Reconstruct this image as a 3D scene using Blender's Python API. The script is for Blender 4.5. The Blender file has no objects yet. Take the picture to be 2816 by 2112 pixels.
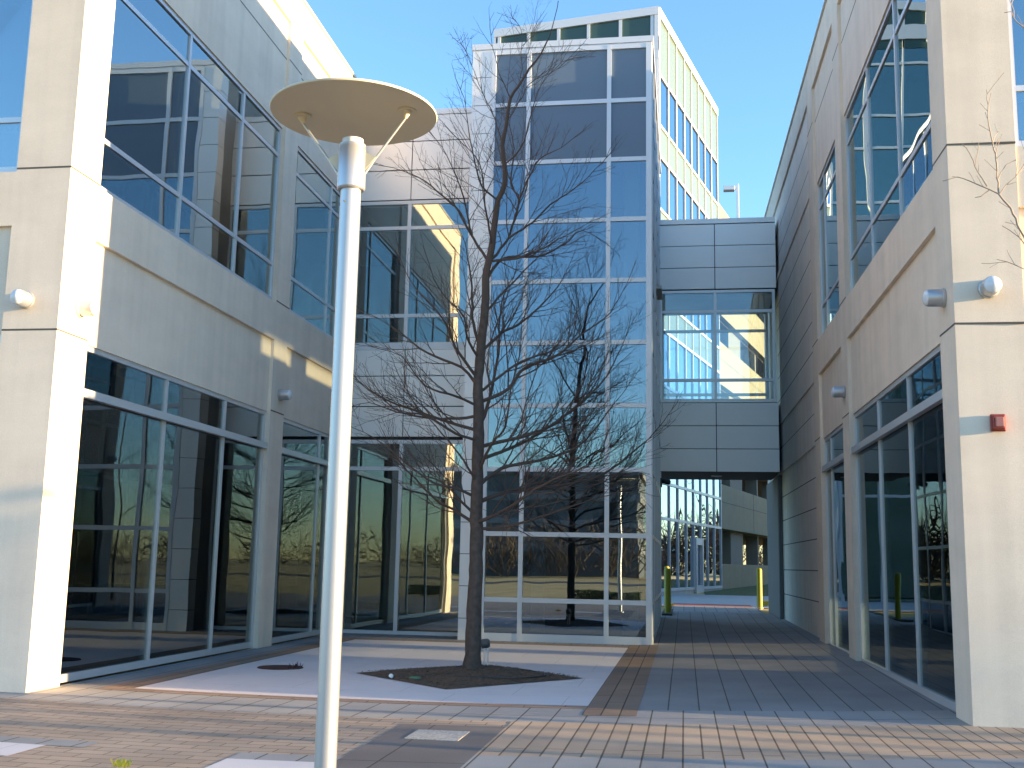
import bpy, bmesh, math, random
from mathutils import Matrix, Vector, Euler
random.seed(11)
R = math.radians
sc = bpy.context.scene
COL = sc.collection

# ------------------------------------------------------------------ camera
cam_d = bpy.data.cameras.new('camera'); cam = bpy.data.objects.new('camera', cam_d); COL.objects.link(cam)
cam_d.sensor_width = 36; cam_d.lens = 38.98; cam_d.clip_start = .05; cam_d.clip_end = 3000
rt = Vector((0.98826004, 0.15153579, 0.01946808)); up = Vector((0.00520139, -0.16072142, 0.9869861)); bk = Vector((0.15269266, -0.97529766, -0.15962275))
m = Matrix((rt, up, bk)).transposed().to_4x4(); m.translation = Vector((0, 0, 1.6)); cam.matrix_world = m
sc.camera = cam

# ------------------------------------------------------------------ sky, sun, exposure
SUN_EL = math.atan(.107); SUN_AZ = R(93.6)          # azimuth clockwise from +Y
w = bpy.data.worlds.new('World'); sc.world = w; w.use_nodes = True
nt = w.node_tree; bg = nt.nodes['Background']
sky = nt.nodes.new('ShaderNodeTexSky'); sky.sky_type = 'NISHITA'; sky.sun_disc = False
sky.sun_elevation = SUN_EL; sky.sun_rotation = SUN_AZ; sky.air_density = 1.0; sky.dust_density = 0.2; sky.ozone_density = 4.2
nt.links.new(sky.outputs[0], bg.inputs[0]); bg.inputs[1].default_value = .15
sun_d = bpy.data.lights.new('sun', 'SUN'); sun = bpy.data.objects.new('sun', sun_d); COL.objects.link(sun)
sun_d.energy = 3.4; sun_d.angle = R(.55); sun_d.color = (1, .80, .52)
sdir = Vector((math.sin(SUN_AZ) * math.cos(SUN_EL), math.cos(SUN_AZ) * math.cos(SUN_EL), math.sin(SUN_EL)))
sun.rotation_euler = (-sdir).to_track_quat('-Z', 'Y').to_euler()
vs = sc.view_settings; vs.view_transform = 'Standard'; vs.look = 'None'; vs.gamma = 1; vs.use_curve_mapping = False
vs.exposure = 2.6
vs.use_white_balance = True; vs.white_balance_temperature = 7900; vs.white_balance_tint = 14
sc.cycles.max_bounces = 10; sc.cycles.transparent_max_bounces = 24; sc.cycles.glossy_bounces = 6
sc.cycles.sample_clamp_indirect = 6; sc.cycles.caustics_reflective = False

# ------------------------------------------------------------------ materials
def new_mat(name):
    m = bpy.data.materials.new(name); m.use_nodes = True
    return m, m.node_tree, m.node_tree.nodes['Principled BSDF']
def N(nt, t, **k):
    n = nt.nodes.new('ShaderNode' + t)
    for a, b in k.items(): setattr(n, a, b)
    return n
def solid(name, col, rough=.5, metal=0., spec=.5, bump=0., bscale=60., var=0., vscale=3.):
    m, nt, p = new_mat(name)
    p.inputs['Base Color'].default_value = (*col, 1); p.inputs['Roughness'].default_value = rough
    p.inputs['Metallic'].default_value = metal; p.inputs['Specular IOR Level'].default_value = spec
    tc = N(nt, 'TexCoord')
    if var:
        n1 = N(nt, 'TexNoise'); n1.inputs['Scale'].default_value = vscale; n1.inputs['Detail'].default_value = 6
        nt.links.new(tc.outputs['Object'], n1.inputs['Vector'])
        mp = N(nt, 'MapRange'); mp.inputs[1].default_value = .3; mp.inputs[2].default_value = .7; mp.inputs[3].default_value = 1 - var; mp.inputs[4].default_value = 1 + var
        nt.links.new(n1.outputs[0], mp.inputs[0])
        vm = N(nt, 'VectorMath', operation='SCALE'); vm.inputs[0].default_value = col
        nt.links.new(mp.outputs[0], vm.inputs['Scale']); nt.links.new(vm.outputs[0], p.inputs['Base Color'])
    if bump:
        n2 = N(nt, 'TexNoise'); n2.inputs['Scale'].default_value = bscale; n2.inputs['Detail'].default_value = 4
        nt.links.new(tc.outputs['Object'], n2.inputs['Vector'])
        b = N(nt, 'Bump'); b.inputs['Strength'].default_value = bump; b.inputs['Distance'].default_value = .01
        nt.links.new(n2.outputs[0], b.inputs['Height']); nt.links.new(b.outputs[0], p.inputs['Normal'])
    return m
def concrete(name, col):
    # precast panel: fine sand grain, broad blotches and long faint horizontal runs
    m, nt, p = new_mat(name); p.inputs['Roughness'].default_value = .85; p.inputs['Specular IOR Level'].default_value = .25
    tc = N(nt, 'TexCoord')
    mp = N(nt, 'Mapping'); mp.inputs['Scale'].default_value = (.6, .6, 1.3)
    nt.links.new(tc.outputs['Object'], mp.inputs[0])
    a = N(nt, 'TexNoise'); a.inputs['Scale'].default_value = 1.6; a.inputs['Detail'].default_value = 8; a.inputs['Roughness'].default_value = .65
    nt.links.new(mp.outputs[0], a.inputs['Vector'])
    b = N(nt, 'TexNoise'); b.inputs['Scale'].default_value = 90; b.inputs['Detail'].default_value = 3
    nt.links.new(tc.outputs['Object'], b.inputs['Vector'])
    s = N(nt, 'TexNoise'); s.inputs['Scale'].default_value = 1.1; s.inputs['Detail'].default_value = 7
    mp2 = N(nt, 'Mapping'); mp2.inputs['Scale'].default_value = (3.5, 3.5, .25); nt.links.new(tc.outputs['Object'], mp2.inputs[0]); nt.links.new(mp2.outputs[0], s.inputs['Vector'])
    r = N(nt, 'MapRange'); r.inputs[1].default_value = .3; r.inputs[2].default_value = .7; r.inputs[3].default_value = .93; r.inputs[4].default_value = 1.05
    nt.links.new(a.outputs[0], r.inputs[0])
    r2 = N(nt, 'MapRange'); r2.inputs[1].default_value = .3; r2.inputs[2].default_value = .7; r2.inputs[3].default_value = .95; r2.inputs[4].default_value = 1.05
    nt.links.new(b.outputs[0], r2.inputs[0])
    r3 = N(nt, 'MapRange'); r3.inputs[1].default_value = .35; r3.inputs[2].default_value = .6; r3.inputs[3].default_value = .94; r3.inputs[4].default_value = 1.02
    nt.links.new(s.outputs[0], r3.inputs[0])
    mu = N(nt, 'Math', operation='MULTIPLY'); nt.links.new(r.outputs[0], mu.inputs[0]); nt.links.new(r2.outputs[0], mu.inputs[1])
    mu2 = N(nt, 'Math', operation='MULTIPLY'); nt.links.new(mu.outputs[0], mu2.inputs[0]); nt.links.new(r3.outputs[0], mu2.inputs[1])
    vm = N(nt, 'VectorMath', operation='SCALE'); vm.inputs[0].default_value = col
    nt.links.new(mu2.outputs[0], vm.inputs['Scale']); nt.links.new(vm.outputs[0], p.inputs['Base Color'])
    bp = N(nt, 'Bump'); bp.inputs['Strength'].default_value = .25; bp.inputs['Distance'].default_value = .004
    nt.links.new(b.outputs[0], bp.inputs['Height']); nt.links.new(bp.outputs[0], p.inputs['Normal'])
    return m
def glass(name, tint, refl, base=.3, wave=.004, wscale=.7):
    # coated glazing: see-through tint under a mirror coat that strengthens at grazing angles
    m, nt, p = new_mat(name); nt.nodes.remove(p); out = nt.nodes['Material Output']
    tr = N(nt, 'BsdfTransparent'); tr.inputs[0].default_value = (*tint, 1)
    gl = N(nt, 'BsdfGlossy'); gl.inputs['Color'].default_value = (*refl, 1); gl.inputs['Roughness'].default_value = 0.0
    tc = N(nt, 'TexCoord'); n = N(nt, 'TexNoise'); n.inputs['Scale'].default_value = wscale; n.inputs['Detail'].default_value = 1
    nt.links.new(tc.outputs['Object'], n.inputs['Vector'])
    b = N(nt, 'Bump'); b.inputs['Strength'].default_value = 1; b.inputs['Distance'].default_value = wave
    nt.links.new(n.outputs[0], b.inputs['Height']); nt.links.new(b.outputs[0], gl.inputs['Normal'])
    f = N(nt, 'Fresnel'); f.inputs['IOR'].default_value = 1.5
    mr = N(nt, 'MapRange'); mr.inputs[1].default_value = 0; mr.inputs[2].default_value = 1; mr.inputs[3].default_value = base; mr.inputs[4].default_value = 1
    nt.links.new(f.outputs[0], mr.inputs[0])
    mx = N(nt, 'MixShader'); nt.links.new(mr.outputs[0], mx.inputs[0]); nt.links.new(tr.outputs[0], mx.inputs[1]); nt.links.new(gl.outputs[0], mx.inputs[2])
    nt.links.new(mx.outputs[0], out.inputs[0])
    return m
def paver(name, c1, c2, mortar, bw, bh, off=.5, swap=False, gap=.006, shift=(0, 0), grain=120, var=.12, freq=2):
    m, nt, p = new_mat(name); p.inputs['Roughness'].default_value = .85; p.inputs['Specular IOR Level'].default_value = .3
    uv = N(nt, 'UVMap'); sp = N(nt, 'SeparateXYZ'); cb = N(nt, 'CombineXYZ')
    nt.links.new(uv.outputs[0], sp.inputs[0])
    nt.links.new(sp.outputs[1 if swap else 0], cb.inputs[0]); nt.links.new(sp.outputs[0 if swap else 1], cb.inputs[1])
    mp = N(nt, 'Mapping'); mp.inputs['Location'].default_value = (shift[0], shift[1], 0); nt.links.new(cb.outputs[0], mp.inputs[0])
    br = N(nt, 'TexBrick'); br.offset = off; br.offset_frequency = freq
    br.inputs['Color1'].default_value = (*c1, 1); br.inputs['Color2'].default_value = (*c2, 1); br.inputs['Mortar'].default_value = (*mortar, 1)
    br.inputs['Scale'].default_value = 1; br.inputs['Mortar Size'].default_value = gap; br.inputs['Mortar Smooth'].default_value = .15
    br.inputs['Brick Width'].default_value = bw; br.inputs['Row Height'].default_value = bh
    nt.links.new(mp.outputs[0], br.inputs['Vector'])
    g = N(nt, 'TexNoise'); g.inputs['Scale'].default_value = grain; g.inputs['Detail'].default_value = 3; nt.links.new(uv.outputs[0], g.inputs['Vector'])
    l = N(nt, 'TexNoise'); l.inputs['Scale'].default_value = .9; l.inputs['Detail'].default_value = 5; nt.links.new(uv.outputs[0], l.inputs['Vector'])
    r1 = N(nt, 'MapRange'); r1.inputs[1].default_value = .25; r1.inputs[2].default_value = .75; r1.inputs[3].default_value = 1 - var * 1.6; r1.inputs[4].default_value = 1 + var * 1.6; nt.links.new(g.outputs[0], r1.inputs[0])
    r2 = N(nt, 'MapRange'); r2.inputs[1].default_value = .3; r2.inputs[2].default_value = .7; r2.inputs[3].default_value = 1 - var; r2.inputs[4].default_value = 1 + var; nt.links.new(l.outputs[0], r2.inputs[0])
    mu = N(nt, 'Math', operation='MULTIPLY'); nt.links.new(r1.outputs[0], mu.inputs[0]); nt.links.new(r2.outputs[0], mu.inputs[1])
    vm = N(nt, 'VectorMath', operation='SCALE'); nt.links.new(br.outputs['Color'], vm.inputs[0]); nt.links.new(mu.outputs[0], vm.inputs['Scale'])
    nt.links.new(vm.outputs[0], p.inputs['Base Color'])
    iv = N(nt, 'Math', operation='SUBTRACT'); iv.inputs[0].default_value = 1; nt.links.new(br.outputs['Fac'], iv.inputs[1])
    ad = N(nt, 'Math', operation='MULTIPLY_ADD'); nt.links.new(g.outputs[0], ad.inputs[0]); ad.inputs[1].default_value = .12; nt.links.new(iv.outputs[0], ad.inputs[2])
    b = N(nt, 'Bump'); b.inputs['Strength'].default_value = .8; b.inputs['Distance'].default_value = .006; nt.links.new(ad.outputs[0], b.inputs['Height']); nt.links.new(b.outputs[0], p.inputs['Normal'])
    return m

M = {}
M['precast'] = concrete('precast_concrete', (.77, .66, .54))
M['precast_grey'] = concrete('grey_precast', (.80, .73, .64))
M['garage'] = concrete('garage_concrete', (.32, .27, .18))
M['joint'] = solid('joint_sealant', (.10, .09, .08), .9)
M['coping'] = solid('coping_metal', (.55, .53, .48), .4, .3)
M['alu'] = solid('brushed_aluminium', (.62, .64, .66), .38, .45)
M['alu_white'] = solid('pale_frame_metal', (.66, .68, .70), .4, .25)
M['alu_dark'] = solid('dark_metal', (.12, .12, .12), .6)  # dark metal of the downpipe and the lamp post bolts
M['panel'] = solid('silver_metal_panel', (.80, .79, .77), .42, .3, var=.03, vscale=.6)
M['panel_gap'] = solid('panel_gap', (.02, .02, .02), .8)
M['spandrel'] = solid('grey_spandrel', (.13, .18, .235), .12)
M['green_spandrel'] = solid('green_spandrel_glass', (.13, .178, .15), .12)
M['green_pane'] = glass('green_front_glazing', (.35, .45, .42), (.45, .60, .56), .45, .003)
M['dark_green'] = solid('dark_green_spandrel', (.05, .10, .085), .08)
M['room'] = solid('room_paint', (.42, .44, .39), .9, var=.2, vscale=.5)
M['room_light'] = solid('light_room_paint', (.62, .64, .60), .9)
M['slab'] = solid('floor_slab', (.10, .10, .10), .8)
M['glass'] = glass('tinted_glazing', (.76, .81, .79), (.68, .77, .80), .22, .004)
M['glass_up'] = glass('upper_glazing', (.60, .67, .65), (.70, .82, .84), .42, .004)
M['glass_blue'] = glass('blue_glazing', (.66, .72, .73), (.54, .65, .73), .28, .003)
M['glass_sky'] = glass('sky_blue_glazing', (.35, .45, .5), (.62, .78, .90), .8, .003)
M['glass_clear'] = glass('clear_glazing', (.86, .93, .95), (.85, .93, 1), .06, .002)
M['lamp_metal'] = solid('lamp_aluminium', (.50, .51, .52), .42, .7)
M['lamp_paint'] = solid('lamp_disc_paint', (.66, .61, .46), .55)
M['lens'] = solid('frosted_lens', (.65, .68, .70), .2)
M['yellow'] = solid('yellow_bollard_paint', (.32, .29, .01), .5, var=.06)
M['yellow_kerb'] = solid('yellow_kerb_paint', (.70, .45, .05), .7, var=.1)
M['red'] = solid('red_strobe_plastic', (.28, .035, .025), .3)
M['clear_lens'] = solid('strobe_lens', (.42, .14, .11), .08)
M['black'] = solid('black_plastic', (.02, .02, .02), .4)
M['tactile'] = solid('red_tactile_paving', (.42, .12, .09), .8, bump=.6, bscale=40, var=.1)
M['walk'] = solid('pale_footway', (.42, .42, .40), .9, bump=.2, var=.08)
M['asphalt'] = solid('asphalt', (.06, .06, .062), .9, bump=.3, var=.15)
M['soil'] = solid('dry_grass', (.60, .38, .13), 1, bump=.5, bscale=8, var=.3, vscale=.3)
M['grass'] = solid('green_grass', (.07, .10, .03), 1, bump=.8, bscale=30, var=.35, vscale=4)
M['mulch'] = solid('bark_mulch', (.10, .065, .042), 1, bump=1, bscale=45, var=.5, vscale=28)
M['bark'] = solid('dark_bark', (.085, .063, .052), .9, bump=.9, bscale=28, var=.25, vscale=14)
M['twig'] = solid('dark_twig_bark', (.085, .058, .047), .9)
M['pale_twig'] = solid('pale_twig_bark', (.34, .27, .21), .85)
M['wood_mass'] = solid('bare_woodland', (.10, .075, .055), 1, var=.4, vscale=.2)
M['brick'] = solid('red_brick_wall', (.40, .14, .08), .9, var=.1)
M['rust'] = solid('rusty_iron', (.07, .022, .014), .9, bump=.8, bscale=40, var=.3, vscale=20)
M['valve'] = solid('green_plastic_lid', (.03, .20, .12), .5)
M['white'] = solid('white_plastic', (.75, .75, .73), .5)
M['weed'] = solid('yellow_green_leaf', (.45, .42, .05), .7)
M['side_clad'] = concrete('side_cladding', (.30, .30, .29))
M['end_wall'] = solid('shade_painted_end_wall', (.15, .15, .145), .7)  # darker tone paints in the shade on the wall past the bridge
M['band_grey'] = solid('grey_band', (.26, .27, .27), .8)
M['garage_in'] = concrete('garage_interior', (.24, .22, .18))
M['dark_wall'] = solid('dark_facade', (.12, .13, .13), .5)
M['gray_pav'] = paver('blue_grey_pavers', (.27, .265, .255), (.25, .25, .245), (.09, .085, .075), 40, .35, .33, True, .008, (0, .19))
M['gray_band'] = paver('light_grey_pavers', (.34, .33, .31), (.31, .30, .285), (.09, .08, .065), 1.2, .34, 0, True, .008, (0, .02))
M['brown'] = paver('brown_pavers', (.46, .34, .25), (.37, .28, .21), (.17, .13, .095), .36, .165, .5, False, .007)
M['brown_long'] = paver('brown_plank_pavers', (.46, .345, .25), (.38, .29, .215), (.13, .095, .07), 2.08, .17, .10, True, .009, (.58, .02), var=.14, freq=2)
M['brown_strip'] = paver('brown_border_pavers', (.31, .21, .145), (.25, .175, .13), (.07, .05, .035), 1.4, .2, .5, True, .008, (0, .1))
M['brown_cross'] = paver('brown_course', (.34, .24, .18), (.28, .20, .16), (.08, .06, .045), .9, .16, .5, False, .008)
M['charcoal'] = paver('charcoal_slab', (.185, .16, .145), (.17, .15, .135), (.07, .06, .05), 3., .95, 0, True, .008, (0, -.4))
M['pale'] = paver('white_concrete', (.70, .65, .63), (.67, .62, .60), (.45, .41, .37), 1.4, 1.15, .5, False, .004, var=.04)

# ------------------------------------------------------------------ mesh building
class MB:
    def each(s, name, mat, parent):
        # every separate box becomes a part of its own
        par = list(range(len(s.v)))
        def find(a):
            while par[a] != a: par[a] = par[par[a]]; a = par[a]
            return a
        for f in s.f:
            for q in f[1:]: par[find(q)] = find(f[0])
        g = {}
        for f in s.f: g.setdefault(find(f[0]), []).append(f)
        for fs in g.values():
            ids = sorted({q for f in fs for q in f}); mp = {a: i for i, a in enumerate(ids)}
            k = MB(); k.v = [s.v[a] for a in ids]; k.f = [tuple(mp[q] for q in f) for f in fs]; o = k.build(name, mat, parent)
        return o
    def __init__(s): s.v = []; s.f = []; s.uv = None
    def box(s, f, a0, a1, b0, b1, c0, c1):
        n = len(s.v)
        for c in (c0, c1):
            for a, b in ((a0, b0), (a1, b0), (a1, b1), (a0, b1)): s.v.append(f(a, b, c))
        s.f += [(n, n+3, n+2, n+1), (n+4, n+5, n+6, n+7), (n, n+1, n+5, n+4), (n+1, n+2, n+6, n+5), (n+2, n+3, n+7, n+6), (n+3, n, n+4, n+7)]
    def prism(s, pts, z0, z1):
        n = len(s.v); k = len(pts)
        s.v += [(x, y, z0) for x, y in pts] + [(x, y, z1) for x, y in pts]
        s.f += [tuple(range(n, n+k))[::-1], tuple(range(n+k, n+2*k))] + [(n+i, n+(i+1) % k, n+k+(i+1) % k, n+k+i) for i in range(k)]
    def tube(s, pts, rads, seg=6, cap=True):
        pts = [Vector(p) for p in pts]; n0 = len(s.v); ref = Vector((.31, .2, .93)).normalized(); pu = None
        for i, p in enumerate(pts):
            t = (pts[min(i+1, len(pts)-1)] - pts[max(i-1, 0)])
            t = t.normalized() if t.length > 1e-9 else Vector((0, 0, 1))
            if pu is None:
                pu = t.cross(ref if abs(t.dot(ref)) < .9 else Vector((1, 0, 0))).normalized()
            else:
                q = pu - t * pu.dot(t); pu = q.normalized() if q.length > 1e-6 else pu
            pv = t.cross(pu)
            for j in range(seg):
                a = 2*math.pi*j/seg; s.v.append(tuple(p + (pu*math.cos(a) + pv*math.sin(a))*rads[i]))
        for i in range(len(pts)-1):
            for j in range(seg):
                a = n0+i*seg+j; b = n0+i*seg+(j+1) % seg; s.f.append((a, b, b+seg, a+seg))
        if cap:
            s.f.append(tuple(range(n0, n0+seg))[::-1]); e = n0+(len(pts)-1)*seg; s.f.append(tuple(range(e, e+seg)))
    def lathe(s, prof, c=(0, 0, 0), axis=None, seg=32):
        # prof: list of (radius, height) along axis
        q = Vector((0, 0, 1)).rotation_difference(Vector(axis)) if axis else None
        n0 = len(s.v)
        for r, h in prof:
            for j in range(seg):
                a = 2*math.pi*j/seg; p = Vector((r*math.cos(a), r*math.sin(a), h))
                if q: p = q @ p
                s.v.append(tuple(p + Vector(c)))
        for i in range(len(prof)-1):
            for j in range(seg):
                a = n0+i*seg+j; b = n0+i*seg+(j+1) % seg; s.f.append((a, b, b+seg, a+seg))
        s.f.append(tuple(range(n0, n0+seg))[::-1]); e = n0+(len(prof)-1)*seg; s.f.append(tuple(range(e, e+seg)))
    def build(s, name, mat, parent=None, smooth=False, fix=True, bevel=0):
        me = bpy.data.meshes.new(name); me.from_pydata(s.v, [], s.f)
        if fix:
            b = bmesh.new(); b.from_mesh(me); bmesh.ops.recalc_face_normals(b, faces=b.faces); b.to_mesh(me); b.free()
        me.materials.append(mat)
        if smooth: me.polygons.foreach_set('use_smooth', [True]*len(me.polygons))
        o = bpy.data.objects.new(name, me); COL.objects.link(o)
        if parent:
            o.parent = parent; o.matrix_parent_inverse = Matrix.Translation(-parent.location)
        if bevel:
            bv = o.modifiers.new('bevel', 'BEVEL'); bv.width = bevel; bv.segments = 2; bv.limit_method = 'ANGLE'
        if smooth:
            es = o.modifiers.new('edges', 'EDGE_SPLIT'); es.split_angle = R(35)
        return o
W3 = lambda x, y, z: (x, y, z)
def tag(o, label=None, cat=None, group=None, kind=None):
    if label: o['label'] = label
    if cat: o['category'] = cat
    if group: o['group'] = group
    if kind: o['kind'] = kind
    return o
def thing(name, label, cat, loc=(0, 0, 0), group=None):
    o = bpy.data.objects.new(name, None); COL.objects.link(o); o.location = loc; o.empty_display_size = .3
    return tag(o, label, cat, group)
def copy_thing(o, loc, label=None, rotz=None, scale=None, parent=None):
    c = o.copy(); COL.objects.link(c)
    if parent is None:
        c.location = loc
        if rotz is not None: c.rotation_euler.z = rotz
        if scale: c.scale = (scale,)*3
        if label: c['label'] = label
    else: mi = o.matrix_parent_inverse.copy(); c.parent = parent; c.matrix_parent_inverse = mi
    for ch in list(o.children): copy_thing(ch, None, parent=c)
    return c

# ------------------------------------------------------------------ ground and paving
def clamp(a, lo=0., hi=1.): return max(lo, min(hi, a))
def h(x, y):                                     # the court drains gently: it climbs to the right and through the passage
    if y <= 12.7: return 0.
    return .011 * (min(y, 75) - 12.7) * max(clamp((x + 1) / 4), clamp((y - 24) / 9))
def cwarp(x, Y):
    xx = clamp(x, -9, 5) + 3.9
    c = .0267 * xx * xx + (0 if -9 <= x <= 5 else (.3 * (x - 5) if x > 5 else -.15 * (x + 9)) * .0)
    return c * (1 - clamp((Y - 13.5) / 8.5))
def sheet(name, x0, x1, Y0, Y1, zo, mat, thick=0):
    nx = max(2, int((min(x1, 8) - max(x0, -10)) / .5)) if x1 - x0 < 30 else 60; ny = max(2, int((Y1 - Y0) / 1.0))
    vs_, fs, uvs = [], [], []
    for j in range(ny + 1):
        for i in range(nx + 1):
            x = x0 + (x1 - x0) * i / nx; Y = Y0 + (Y1 - Y0) * j / ny; y = Y + cwarp(x, Y)
            vs_.append((x, y, h(x, y) + zo)); uvs.append((x, Y))
    for j in range(ny):
        for i in range(nx):
            a = j*(nx+1)+i; fs.append((a, a+1, a+nx+2, a+nx+1))
    me = bpy.data.meshes.new(name); me.from_pydata(vs_, [], fs); ul = me.uv_layers.new(name='UVMap')
    for l in me.loops: ul.data[l.index].uv = uvs[l.vertex_index]
    me.materials.append(mat); me.polygons.foreach_set('use_smooth', [True]*len(me.polygons))
    o = bpy.data.objects.new(name, me); COL.objects.link(o); return tag(o, kind='structure')

xs = [-900, -500, -250, -120, -60, -30, -15] + [-9 + i for i in range(0, 15)] + [10, 15, 22, 30, 45, 60, 120, 250, 500, 900]
ys = [-900, -500, -300, -200, -120, -90, -60, -40, -24, -14, -8, 0, 6, 12.7] + [14 + i*1.5 for i in range(0, 16)] + [38, 42, 50, 60, 75, 90, 140, 250, 500, 900]
gv = [(x, y, h(x, y) - .05) for y in ys for x in xs]; nx = len(xs)
gf = [(j*nx+i, j*nx+i+1, (j+1)*nx+i+1, (j+1)*nx+i) for j in range(len(ys)-1) for i in range(nx-1)]
g = MB(); g.v = gv; g.f = gf; tag(g.build('ground', M['soil'], fix=False), kind='structure')
sheet('pavement', -32, 32, -3, 11.5, 0, M['brown'])
sheet('pavement', -14, 8, 11.5, 12.66, 0, M['gray_band'])
sheet('pavement', -7.65, 3.2, 12.66, 35.2, 0, M['gray_pav'])
sheet('pavement', -1.75, 14, 9.42, 11.5, .004, M['brown_long'])
sheet('pavement', -1.75, 14, 8.2, 9.42, .004, M['gray_band'])
sheet('pavement', -2.78, -1.75, 5, 11.1, .004, M['charcoal'])
sheet('pavement', -6.65, -1.1, 12.92, 22.45, .004, M['pale'])
sheet('pavement', -1.1, -.52, 12.1, 23.3, .004, M['brown_strip'])
sheet('pavement', -7.05, -6.65, 12.92, 22.45, .004, M['brown_strip'])
sheet('pavement', -7.05, -1.1, 12.66, 12.92, .004, M['brown_cross'])
sheet('pavement', -7.05, -1.1, 22.45, 22.85, .004, M['brown_cross'])
sheet('pavement', -9.5, -5.35, 8.45, 9.0, .004, M['pale'])
sheet('pavement', -9.5, -5.0, 9.0, 9.28, .004, M['gray_band'])
sheet('pavement', -3.65, -2.78, 8.0, 8.85, .004, M['pale'])
sheet('pavement', -3.65, -2.78, 8.85, 9.15, .004, M['gray_band'])
sheet('footway', -.4, 2.4, 35.2, 39.1, 0, M['gray_band'])
sheet('footway', -6, 30, 39.1, 50.5, -.02, M['walk'])
sheet('pavement', -.39, 2.3, 39.15, 40.9, -.008, M['tactile'])
sheet('verge', .9, 40, 50.5, 80, -.02, M['grass'])
sheet('road', -400, 400, -58, -50, -.02, M['asphalt'])
mb = MB(); mb.box(W3, -2.53, -2.03, 10.22, 10.78, .004, .010)
tag(mb.build('inlay_slab', solid('speckled_slab', (.50, .44, .37), .9, bump=.4, bscale=90, var=.35, vscale=45)), 'pale speckled slab set into the charcoal paving near the lamp post', 'paving slab')

# ------------------------------------------------------------------ buildings
XL, YL = -7.597, 12.325
XR, YR, TL = 2.992, 12.675, .0152
mapL = lambda d, v, z: (XL + d, YL + v, z)                                   # d: out of the wall, v: along it
mapR = lambda d, v, z: (XR - TL*v - d, YR + v - TL*d, z)
mapLF = lambda d, v, z: (XL - v, YL - d, z)                                  # street fronts
mapRF = lambda d, v, z: (XR + v - TL*d, YR - d, z)
mapRFb = lambda d, v, z: (XR + v - TL*d, YR + .03 - d, z)                     # street bays sit 3 cm behind the column
def window(f, v0, v1, z0, z1, mulls, trans, parent, d=-.12, fw=.07, mat='glass', fmat='alu', deep=.16, bar=None, sill=.1, name='window'):
    m = MB(); o_, i_ = d + .035, d - deep
    m.box(f, i_, o_, v0, v0+fw, z0, z1); m.box(f, i_, o_, v1-fw, v1, z0, z1)
    m.box(f, i_, o_-.002, v0+fw, v1-fw, z0, z0+sill); m.box(f, i_, o_-.002, v0+fw, v1-fw, z1-fw, z1)
    for v in mulls: m.box(f, i_+.004, o_-.004, v-fw/2, v+fw/2, z0+sill, z1-fw)
    for z in trans: m.box(f, i_+.03, o_-.012, v0+fw, v1-fw, z-fw/2, z+fw/2)
    if bar: m.box(f, o_-.014, o_+.07, v0+fw*.2, v1-fw*.2, bar-.055, bar+.055)
    w_ = m.build(name, M[fmat], parent)
    p = MB(); p.box(f, d-.012, d+.004, v0+fw*.5, v1-fw*.5, z0+sill*.5, z1-fw*.5); p.build('pane', M[mat], w_)
    return w_
ZT, ZP, ZH, ZS, ZM, ZL = 12.78, 12.05, 9.84, 6.38, 5.67, 4.30                 # top, parapet band, window head, sill, trim, ground-floor head
def facade(f, cols, bays, parent, wallmb, jointmb, corner=True):
    for (a, b) in cols:
        dd = -.74 if (corner and a == 0) else -.45
        wallmb.box(f, dd, 0, a, b, -.1, ZT)
        for z in (ZL + .03, ZS + .04):
            jointmb.box(f, -.02, .003, a + .002, b - .002, z - .011, z + .011)
        jointmb.box(f, -.02, .003, a + .002, b - .002, 11.26, 11.28)
    for (a, b, mu) in bays:
        wallmb.box(f, -.45, 0, a, b, ZM, ZS); wallmb.box(f, -.45, -.06, a, b, ZL, ZM)
        wallmb.box(f, -.45, -.06, a, b, ZH, ZP); wallmb.box(f, -.45, 0, a, b, ZP, ZT)
        jointmb.box(f, -.08, -.057, a+.002, b-.002, 11.26, 11.28)
        window(f, a, b, ZS, ZH, mu, (7.12, 9.28), parent, deep=.34, mat='glass_up')
        window(f, a, b, .02, ZL, mu, (), parent, bar=3.66, deep=.34)
def shell(f, v0, v1, parent, depth, far_wall=True, dmat='room'):
    # floors, ceilings and back of the rooms behind the glass
    m = MB(); m.box(f, -depth, -.5, v0, v1, 4.38, 6.25); m.box(f, -depth, -.5, v0, v1, 9.95, 12.3); m.each('floor_slab', M['slab'], parent)
    return m

# left office
LO = thing('office_building', 'two storey beige concrete office on the left with sunlit corner column', 'office building', (XL, YL, 0), 'beige concrete offices flanking the court')
wm, jm = MB(), MB()
facade(mapL, [(0, .72), (7.2, 7.9), (11.1, 11.96)], [(.72, 7.2, (3.2, 5.38)), (7.9, 11.1, (10.4,))], LO, wm, jm)
facade(mapLF, [(7.0, 7.8)], [(.74, 7.0, (2.8, 4.9))], LO, wm, jm, False)
for z in (ZL + .03, ZS + .04, 11.27): jm.box(mapLF, -.02, .003, .0, .74, z - .011, z + .011)
wm.box(mapLF, -14, 0, 7.8, 8.2, -.1, ZT)
wm.each('wall', M['precast'], LO); jm.each('wall_joint', M['joint'], LO)
m = MB(); m.box(mapL, -.8, .04, -.04, 11.96, ZT, ZT+.05); m.box(mapLF, -.8, .04, .80, 8.2, ZT, ZT+.05); m.each('coping', M['coping'], LO)
m = MB(); m.box(W3, -15.3, -8.1, 12.9, 30, 4.4, 6.2); m.box(W3, -15.3, -8.1, 12.9, 30, 9.98, 12.3); m.each('floor_slab', M['slab'], LO)
m = MB(); m.box(W3, -15.6, -15.3, 12.9, 30, -.1, 12.5); m.box(W3, -15.3, -4.8, 30, 30.3, -.1, 12.1)
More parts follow.
